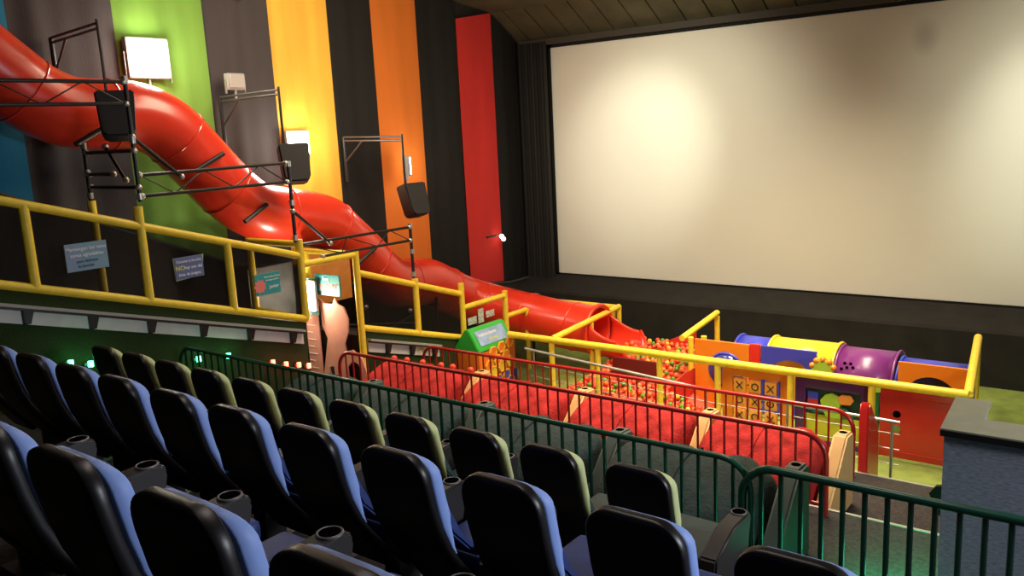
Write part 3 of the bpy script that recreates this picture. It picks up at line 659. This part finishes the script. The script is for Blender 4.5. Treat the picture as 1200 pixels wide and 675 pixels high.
for i, x in enumerate((-6.89, -5.275, -3.665, -2.26)):
    divider(x, 7.30, .41, 'tan side panel among the red loungers, '+W4[i], M_TAN, 'tan panels between the red loungers')
for i, (a, d) in enumerate([(-7.9, -6.98), (-6.76, -5.36), (-5.14, -3.78), (-3.56, -2.20)]):
    lounger(a, d, 5.38, .81, 'grey green padded lounger just beyond the green railing, '+W4[i], M_GSOFA, 'grey loungers beyond the green railing')
for i, x in enumerate((-6.87, -5.25, -3.67, -2.08)):
    divider(x, 5.36, .81, 'grey side panel with cup holder beyond the green railing, '+W4[i], M_GPAN, 'grey panels between the grey loungers')
# ------------------------------------------------------------------ playground front fence
c = thing('playground_fence', 'yellow padded fence along the front and sides of the playground', 'fence', (-5, 10.64, 0)); O = Vector((-5, 10.64, 0))
def ybar(p, q, r, nm='post', par=c, cc=None):
    b = BM(); add_tube(b, [P3(*p), P3(*q)], r, 12); obj(nm, b, M_YELLOW, par, True)
ybar((-8.30, 10.64, 1.0), (-1.53, 10.64, 1.0), .055, 'front_rail')
for x in (-7.45, -6.59, -5.54, -4.64, -3.62, -2.6, -1.53): ybar((x, 10.64, 0), (x, 10.64, 1.0), .045)
ybar((-7.43, 10.64, 1.02), (-7.63, 13.1, 1.04), .05, 'side_rail'); ybar((-9.67, 13.1, 1.02), (-7.6, 13.1, 1.02), .05, 'back_rail')
for p in ((-7.63, 13.1), (-7.55, 12.0), (-7.75, 13.1)): ybar((p[0], p[1], 0), (p[0], p[1], 1.04), .045)
ybar((-5.62, 11.55, 1.02), (-5.72, 13.1, 1.10), .05, 'side_rail')
for p in ((-5.5, 11.6), (-5.35, 11.75), (-5.72, 13.1)): ybar((p[0], p[1], 0), (p[0], p[1], 1.04), .045)
ybar((-1.53, 10.64, 1.0), (-1.80, 13.1, 1.10), .055, 'side_rail'); ybar((-1.80, 13.1, 0), (-1.80, 13.1, 1.10), .045)
b = BM(); add_ball(b, P3(-9.75, 13.1, 1.02), .05, 2); obj('rail_cap', b, M_STEEL, c, True)

b = BM(); add_prism(b, [(-3.3, .05), (-2.45, .05), (-2.45, 1.0), (-3.3, 1.0)], 1, -.002, .002); obj('safety_net', b, M_NET, c)
# stainless handrail with cables in front of the playground
c = thing('cable_handrail', 'thin stainless handrail with cables running behind the far red railing', 'handrail', (-7.2, 9.6, 0)); O = Vector((-7.2, 9.6, 0))
b = BM(); add_tube(b, [P3(-7.2, 9.6, 1.14), P3(-4.35, 9.6, .94), P3(-2.04, 9.6, .90)], .02, 8); obj('handrail', b, M_STEEL, c, True)
for z in (.78, .6, .42, .24):
    b = BM(); add_tube(b, [P3(-7.1, 9.6, z+.14), P3(-4.35, 9.6, z), P3(-2.04, 9.6, z-.02)], .006, 6); obj('cable', b, M_STEEL, c)
for x in (-7.05, -5.9, -5.2, -4.35, -3.3, -2.12):
    b = BM(); add_tube(b, [P3(x, 9.6, 0), P3(x, 9.6, lerp([(-7.2, 1.14), (-4.35, .94), (-2.04, .9)], x))], .016, 8); obj('post', b, M_STEEL, c, True)

# red rounded end board
b = BM(); add_prism(b, [(0, 0), (.02, .72), (.06, .79), (.12, .78), (.50, .50), (.52, 0)], 0, -.05, .05); bmesh.ops.bevel(b, geom=b.edges[:], offset=.015, segments=2, affect='EDGES')
o = obj('red_end_board', b, mat('red gloss board', (.62, .02, .018), .35, coat=.3), None, True); o.location = (-2.32, 9.17, 0.0)
o.location.z = .0; tag(o, 'tall tapering red end board standing right of the far red railing', 'board')
for v in o.data.vertices: v.co.z *= 1.52 if v.co.z > .1 else 1

# ------------------------------------------------------------------ playground panels
M_OR = mat('orange play plastic', (.88, .24, .015), .35, coat=.2); M_PU = mat('purple play plastic', (.085, .012, .13), .4, coat=.2)
M_PU2 = mat('plum tube plastic', (.18, .028, .19), .35, coat=.3); M_BL = mat('blue play plastic', (.045, .06, .55), .35, coat=.2)
M_RD = mat('red play plastic', (.62, .022, .015), .35, coat=.2); M_YE = mat('yellow play plastic', (.85, .62, .03), .35, coat=.2)
M_LG = mat('lime play plastic', (.42, .65, .06), .4); M_DG = mat('dark green play plastic', (.01, .16, .06), .4)
c = thing('noughts_and_crosses_panel', 'orange panel with turning noughts and crosses tiles in playground fence', 'play panel', (-4.13, 10.70, 0))
b = BM()
add_box(b, -.46, -.31, -.025, .025, .03, .93, .006); add_box(b, .36, .46, -.025, .025, .03, .93, .006); add_box(b, -.31, .36, -.025, .025, .82, .93, .006); add_box(b, -.31, .36, -.025, .025, .03, .16, .006)
obj('panel_frame', b, M_OR, c, True)
for j, z in enumerate((.71, .50, .28)):
    b = BM(); add_tube(b, [(-.31, 0, z), (.36, 0, z)], .008, 6); obj('axle', b, M_BLK, c)
    for i, x in enumerate((-.20, .02, .235)):
        tl = BM(); add_box(tl, -.085, .085, -.035, .035, -.09, .09, .015); q = obj('turning_tile', tl, mat('light orange tile', (.95, .40, .06), .4), c, True); q.location = (x, -.012, z)
        s = 'XOXOXOXOX'[(j*3+i)]
        q2 = BM()
        if s == 'X':
            for a in (1, -1):
                add_tube(q2, [(-.045*a, -.038, -.05), (.045*a, -.038, .05)], .008, 6)
        else: add_ring(q2, (0, -.038, 0), 1, .045, .008, 20, 6)
        obj('mark', q2, M_BLK, q)
for x in (.125, .345):
    b = BM(); add_box(b, x-.012, x+.012, -.06, .0, .50, .83, .004); obj('blue_bar', b, M_BL, c)
c = thing('toucan_panel', 'dark purple play panel with lime green toucan picture', 'play panel', (-3.10, 10.70, 0))
b = BM(); add_box(b, -.47, -.33, -.025, .025, .03, .93, .006); add_box(b, .36, .47, -.025, .025, .03, .93, .006); add_box(b, -.33, .36, -.025, .025, .80, .93, .006); add_box(b, -.33, .36, -.025, .025, .03, .10, .006); obj('panel_frame', b, M_PU, c, True)
b = BM(); add_box(b, -.33, .36, .005, .02, .45, .80); obj('window_backing', b, mat('dark green scene print', (.01, .05, .03), .6, noise=.5, nscale=8), c)
b = BM(); add_box(b, -.33, .36, .0, .022, .10, .45, .004); obj('yellow_panel', b, mat('yellow green panel', (.62, .60, .04), .4), c, True)
b = BM(); add_prism(b, [(-.06, .44), (-.12, .55), (-.14, .66), (-.08, .74), (.0, .77), (.08, .74), (.12, .66), (.10, .56), (.12, .44)], 1, -.03, .004); obj('bird_body', b, M_LG, c)
b = BM(); add_prism(b, [(.08, .73), (.13, .77), (.24, .77), (.28, .71), (.24, .65), (.12, .64)], 1, -.04, -.01); obj('bird_beak', b, mat('orange beak plastic', (.95, .33, .06), .4), c)
b = BM(); add_prism(b, [(.10, .60), (.2, .58), (.28, .46), (.14, .44)], 1, -.03, .004); add_prism(b, [(-.25, .47), (-.14, .62), (-.10, .5)], 1, -.03, .004); obj('leaves', b, M_DG, c)
b = BM(); add_box(b, -.30, -.17, -.03, .004, .50, .76, .006); q = obj('blue_block', b, M_BL, c); b = BM(); add_box(b, -.30, -.17, -.034, -.03, .61, .66); obj('red_band', b, M_RD, q)
c = thing('playground_door', 'red playground door panel with two round finger holes', 'door', (-2.55, 10.70, 0))
b = BM(); add_box(b, .04, 1.0, -.02, .02, .05, .93, .008); obj('door_leaf', b, M_RD, c, True)
b = BM(); pz = [(.16, .13), (.16, .80), (.20, .84), (.94, .84), (.97, .80), (.97, .13), (.16, .13)]; add_tube(b, [(p[0], -.02, p[1]) for p in pz], .006, 6); obj('raised_outline', b, M_RD, c)
for z in (.62, .43):
    b = BM(); add_ring(b, (.24, -.021, z), 1, .052, .006, 24, 6); h = obj('finger_hole', b, M_RD, c, True)
    b = BM(); add_tube(b, [(.24, -.024, z), (.24, -.018, z)], .05, 20); obj('opening', b, M_HOLE if z > .5 else M_FLOORG, h)

# crawl-tube maze behind
YM = 11.6
c = thing('window_maze_panel', 'orange maze panel with round blue bubble window beside ball pit', 'play panel', (-4.99, YM, 0))
b = BM(); holed(b, (-.43, .43, .02, 1.03), (.07, .60), .26, -.02, .04); obj('panel_board', b, M_OR, c)
b = BM(); add_ring(b, (.07, -.02, .60), 1, .26, .022, 32, 8); obj('window_rim', b, M_BL, c, True)
b = BM(); v = bmesh.ops.create_uvsphere(b, u_segments=24, v_segments=12, radius=.25)['verts']
for q in v: q.co = Vector((q.co.x+.07, q.co.y*.45-.01, q.co.z+.60))
obj('bubble_window', b, mat('blue acrylic', (.05, .07, .45), .06, spec=.9, coat=.6, trans=.3), c, True)
b = BM(); add_box(b, -4.55, -4.39, YM-.03, YM+.03, .0, 1.05, .01); o = obj('red_maze_panel', b, M_RD, None, True); tag(o, 'narrow red upright panel between orange and blue maze panels', 'play panel')
c = thing('arch_maze_panel', 'blue maze panel with a round crawl opening', 'play panel', (-3.98, YM, 0))
b = BM(); holed(b, (-.40, .40, .02, 1.04), (.03, .53), .34, -.02, .04); obj('panel_board', b, M_BL, c)
def ctube(x0, x1, y, z, r, m, label, dots=(), name='crawl_tube'):
    c = thing(name, label, 'crawl tube', (x0, y, 0), group='crawl tubes of the maze')
    b = BM(); add_tube(b, [(0, 0, z), (x1-x0, 0, z)], r, 36, cap=False); o = obj('tube_body', b, m, c, True); s = o.modifiers.new('thick', 'SOLIDIFY'); s.thickness = .02
    for x in (0, x1-x0):
        b = BM(); add_ring(b, (x, 0, z), 0, r+.01, .02, 36, 8); obj('end_rim', b, m, c, True)
    for (dx, a) in dots:
        b = BM(); p = Vector((dx, -r*cos(a)-.0, z+r*sin(a))); n_ = Vector((0, -cos(a), sin(a))); add_tube(b, [p-n_*.01, p+n_*.006], .022, 12); obj('air_hole', b, M_HOLE, c)
    return c
ctube(-4.95, -4.42, 12.25, .54, .44, M_BL, 'blue crawl tube behind the orange window panel')
ctube(-4.38, -3.42, 12.15, .60, .44, M_YE, 'yellow crawl tube behind the blue maze panel')
ctube(-3.38, -2.62, 12.15, .57, .44, M_PU2, 'plum purple crawl tube with small air holes', [(.12, .72), (.20, .72), (.16, .58), (.09, .52), (.24, .6)])
ctube(-2.58, -1.75, 12.15, .52, .42, M_BL, 'blue crawl tube behind the right-hand orange maze panel')
b = BM(); add_box(b, -.38, .38, 0, .02, .1, .9); o = obj('tunnel_back_panel', b, mat('orange perforated panel', (.75, .30, .04), .5), None); o.location = (-3.97, 11.9, 0)
o.location.y = 11.645; tag(o, 'orange inner panel showing through the round opening of the blue maze panel', 'play panel')
for (dx, dz) in ((.2, .72), (.24, .64), (.27, .72), (.22, .56)):
    b = BM(); add_tube(b, [(dx, -.004, dz), (dx, .004, dz)], .02, 12); obj('air_hole', b, M_HOLE, o)
c = thing('arch_maze_panel', 'orange maze panel with dark round opening at right end of playground', 'play panel', (-2.10, YM, 0))
b = BM(); holed(b, (-.41, .41, .02, 1.04), (0, .55), .33, -.02, .04); obj('panel_board', b, M_OR, c)
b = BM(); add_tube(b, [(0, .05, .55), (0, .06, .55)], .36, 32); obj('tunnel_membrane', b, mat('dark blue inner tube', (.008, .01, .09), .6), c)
for (x, z, s, lab) in ((-3.42, .86, 1.0, 'lime green toy flower with orange petals above the playground rail'), (-2.70, .74, .55, 'small lime green toy knob above playground rail beside the door')):
    c = thing('toy_flower', lab, 'play feature', (x, 11.35, 0), group='toy flowers in the playground')
    b = BM(); add_box(b, -.02, .02, -.02, .02, 0, z); obj('stem', b, M_DG, c)
    b = BM(); add_tube(b, [(0, -.03, z), (0, .03, z)], .15*s, 18); obj('flower_head', b, M_LG, c, True)
    if s == 1:
        for k in range(5):
            a = radians(20+k*35); b = BM(); add_ball(b, (.15*cos(a), 0, z+.15*sin(a)), .045, 2); obj('petal', b, M_OR, c, True)

# ------------------------------------------------------------------ honeycomb activity box
c = thing('honeycomb_box', 'orange honeycomb activity box with green sloping roof beside the slide', 'play box', (-8.60, 10.42, 0), radians(90))
b = BM(); add_box(b, -.46, .50, -.20, .26, .0, .84, .01); obj('cabinet', b, mat('deep orange plastic', (.75, .18, .02), .4), c, True)
b = BM(); add_prism(b, [(-.20, .80), (-.20, .86), (.0, 1.18), (.08, 1.18), (.32, .86), (.32, .80)], 0, -.46, .46); bmesh.ops.bevel(b, geom=b.edges[:], offset=.012, segments=2, affect='EDGES'); rf = obj('green_roof', b, mat('bright green plastic', (.04, .50, .06), .4, coat=.2), c, True)
nrm = Vector((0, -.32, .20)).normalized(); upv = Vector((0, .20, .32)).normalized()
M0 = Matrix(((1, 0, 0, 0), (0, upv.y, nrm.y, -.10), (0, upv.z, nrm.z, 1.02), (0, 0, 0, 1)))
b = BM(); add_box(b, -.36, .36, -.13, .13, .004, .012); b.transform(M0); pl_ = obj('sign_plate', b, mat('pale blue sign', (.28, .40, .62), .5, noise=.3, nscale=6), rf)
text_mesh('lettering', 'Instrucciones', M_WHITE, rf, M0 @ Matrix.Translation((-.08, .05, .014)), .085); text_mesh('lettering', 'de juego', M_YTX, rf, M0 @ Matrix.Translation((.02, -.05, .014)), .07)
hx = .112
for r_ in range(5):
    for q in range(4):
        x = -.35+q*hx*2*.98+(hx if r_ % 2 else 0); z = .74+q*.035-r_*hx*1.72*.86
        if x > .40: continue
        if r_ == 0 and q == 0: continue
        zz = z+ (.0)
        mcol = mat('hexagon orange', (.90, .22, .02), .4) if r_ < 2 else (mat('hexagon yellow', (.88, .60, .04), .4) if r_ < 3 else M_BL)
        b = BM(); add_ring(b, (x, -.232, zz), 1, hx*.82, .016, 6, 6); obj('hexagon_cell', b, mat('honeycomb rim', (.92, .50, .06), .4), c)
        b = BM(); add_prism(b, [(x+hx*.8*cos(pi/3*k), zz+hx*.8*sin(pi/3*k)) for k in range(6)], 1, -.236, -.20); obj('cell_disc', b, mcol, c)
b = BM(); add_box(b, .1, .5, -.225, -.20, .08, .34, .01); obj('purple_pad', b, mat('indigo plastic', (.06, .02, .35), .4), c)

# ------------------------------------------------------------------ ball pit
M_B1 = mat('orange pit ball', (.95, .20, .05), .35); M_B2 = mat('red orange pit ball', (.85, .07, .03), .35); M_B3 = mat('green pit ball', (.10, .32, .03), .3); M_B4 = mat('yellow pit ball', (.85, .60, .05), .3)
def heap(x, y):
    back = max(0, min(1, (y-10.95)/2.0)); sx = min(1, (x+7.5)/.3, (-5.15-x)/.5)
    return max(.0, (.10+.40*back**.9)*max(.15, min(1, sx))+.03*sin(x*5)*cos(y*4))
BR = .042
pts = []
yy = 10.85; row = 0
while yy < 13.0:
    xx = -7.35+(row % 2)*BR+random.uniform(-.03, .03)
    while xx < -5.05:
        if not (-6.95 < xx < -6.03 and 11.5 < yy < 11.7): pts.append((xx+random.uniform(-.010, .010), yy+random.uniform(-.008, .008)))
        xx += BR*2.16
    yy += BR*1.85; row += 1
keep = []
for p in pts:
    if all((p[0]-q[0])**2+(p[1]-q[1])**2 > (BR*1.9)**2 for q in keep[-140:]): keep.append(p)
pts = keep
pts.sort(key=lambda p: p[1])
vis = [p for p in pts if not (p[0] > -5.85 and p[1] > 11.3)]
sel = vis[:300]; rest = vis[300:]
protos = []
for k, m_ in enumerate((M_B1, M_B2, M_B3, M_B4)):
    b = BM(); add_ball(b, (0, 0, 0), BR, 2); me = bpy.data.meshes.new('pit_ball'); b.to_mesh(me); b.free()
    for p in me.polygons: p.use_smooth = True
    me.materials.append(m_); protos.append(me)
BN = ['orange', 'red-orange', 'green', 'yellow']
for (x, y) in sel:
    k = random.choices(range(4), (50, 28, 16, 6))[0]
    o = bpy.data.objects.new('pit_ball', protos[k]); COL.objects.link(o); o.location = (x, y, heap(x, y)+BR)
    tag(o, 'small %s plastic ball lying in the near half of the ball pit' % BN[k], 'ball', 'pit balls: '+BN[k]+' ones')
b = BM(); mi = []
for (x, y) in rest:
    n0 = len(b.faces); add_ball(b, (x, y, heap(x, y)+BR), BR, 2); b.faces.ensure_lookup_table()
    k = random.choices(range(4), (50, 28, 16, 6))[0]
    for fi in range(n0, len(b.faces)): b.faces[fi].material_index = k
g = {}
N1, N2 = 22, 20
for i in range(N1+1):
    for j in range(N2+1):
        x = -7.4+i/N1*2.3; y = 10.82+j/N2*2.2; g[i, j] = b.verts.new((x, y, max(.004, heap(x, y)-.01) if 0 < i < N1 and 0 < j < N2 else .003))
for i in range(N1):
    for j in range(N2): b.faces.new((g[i, j], g[i+1, j], g[i+1, j+1], g[i, j+1])).material_index = 4
o = obj('pit_ball_heap', b, [M_B1, M_B2, M_B3, M_B4, mat('orange ball mass', (.55, .08, .03), .6)], None, True); tag(o, 'mass of orange and red plastic balls filling back of the ball pit', 'balls', kind='stuff')
b = BM(); add_box(b, -6.9, -6.08, 11.58, 11.63, .0, .56, .01); o = obj('pit_divider', b, mat('maroon board', (.13, .008, .010), .45), None, True); tag(o, 'low dark maroon board standing among the pit balls', 'board')
b = BM(); add_prism(b, [(-7.0, .0), (-7.0, .34), (-6.05, .80), (-6.05, 0)], 1, 12.86, 13.0); o = obj('foam_wedge', b, mat('red foam vinyl', (.65, .03, .025), .5), None); tag(o, 'red foam wedge behind the pit balls', 'play feature')
b = BM(); add_prism(b, [(-6.0, .0), (-5.45, .55), (-5.45, 0)], 1, 11.3, 12.7); o = obj('foam_ramp', b, mat('red foam vinyl', (.65, .03, .025), .5), None); tag(o, 'red foam ramp between the pit balls and the yellow posts', 'play feature')
# stray balls caught on the first red lounger
for i, (x, y) in enumerate(((-8.35, 7.93), (-8.12, 7.95), (-7.83, 7.96), (-7.5, 7.97), (-7.3, 7.98), (-6.99, 7.98))):
    b = None; o = bpy.data.objects.new('pit_ball', protos[1]); COL.objects.link(o); o.location = (x, y+.12, 1.235); tag(o, 'stray red ball on top of the leftmost red lounger', 'ball', 'stray red balls on the lounger')

# cream roll behind near red railing's left end
b = BM(); add_tube(b, [(-8.95, 7.55, .47), (-8.52, 7.62, .47)], .06, 16); 
o = obj('foam_roll', b, mat('cream foam', (.75, .62, .25), .6), None, True); o.location = (.12, 0, 0.005); tag(o, 'cream foam roll on floor behind the left end of near red railing', 'foam roll')

# ------------------------------------------------------------------ small lights along the turf wall foot
def led(y, z, col, label, nm='led_lamp', x=HX+.02, power=1.5):
    c = thing(nm, label, 'light', (x, y, z), group='step lights')
    b = BM(); add_box(b, -.015, .01, -.06, .06, -.02, .02, .005); obj('fitting', b, M_BLK, c)
    b = BM(); add_tube(b, [(.03, 0, -.03), (.03, 0, .03)], .028, 12); obj('lens', b, mat('led '+str(col), (1, 1, 1), .4, emit=col, estr=9), c, True)
    light('led_glow', 'POINT', (.09, 0, 0), power, col, .03, parent=c)
for i, (y, z) in enumerate(((3.90, 2.16), (4.1, 2.10), (5.35, 1.84), (5.75, 1.78))):
    led(y, z, (.05, 1, .35), 'small green step light on turf wall, '+W4[i], x=HX+.03, power=.5)
for i, (y, z) in enumerate(((6.38, 1.535), (6.58, 1.46), (6.78, 1.40), (6.94, 1.345))):
    led(y, z, (1, .07, .03), 'small glowing red lamp on turf wall above the green railing, '+W4[i], x=HX+.03, power=.25)
b = BM(); add_box(b, -1.95, -.98, 5.312, 5.33, 1.2, 1.24); o = obj('step_light_strip', b, mat('green step glow', (0, .1, .05), .5, emit=(.02, .8, .4), estr=2.5), None); tag(o, 'green glowing step light strip on the riser by the carpeted block', 'light')
light('green_step_glow', 'AREA', (-1.3, 5.40, 1.26), 42, (.02, 1, .4), .6, .08, to=(-1.15, 5.95, .8), spread=85)

# ------------------------------------------------------------------ carpeted block at the right
c = thing('carpeted_block', 'blue grey carpeted block with olive top at the right edge', 'block', (-.9, 5.6, .81))
M_BCARP = mat('blue grey loop carpet', (.24, .29, .39), .95, col2=(.48, .53, .64), nscale=26, stretch=(1, 1, 4), bump=.5, bscale=150)
b = BM(); add_prism(b, [(-.03, 0), (-.03+.40, 0), (.36, .82), (3.4, .82)][:0] or [(-.03, 0), (3.3, 0), (3.3, .26), (.13, .26), (.12, .66), (-.06, .66)], 2, 0, 1.50); obj('carpet_body', b, M_BCARP, c)
b = BM(); add_prism(b, [(-.05, -.02), (3.3, -.02), (3.3, .28), (.15, .28), (.14, .68), (-.08, .68)], 2, 1.50, 1.525); obj('top_board', b, mat('olive laminate top', (.36, .35, .24), .35, noise=.08), c)
b = BM(); add_box(b, -.05, 3.3, -.024, -.018, 1.475, 1.515); obj('edge_trim', b, M_BLK, c)
c = thing('latch_handle', 'black latch handle beside the left edge of the carpeted block', 'handle', (-1.0, 6.0, 1.62))
b = BM(); add_prism(b, [(-.03, 0), (-.07, .09), (-.03, .15), (.03, .16), (.03, -.06), (.0, -.06)], 1, -.02, .02); obj('grip', b, M_BLK, c)
b = BM(); add_box(b, .02, .05, -.03, .03, -.05, .16, .005); obj('plate', b, M_STEEL, c)
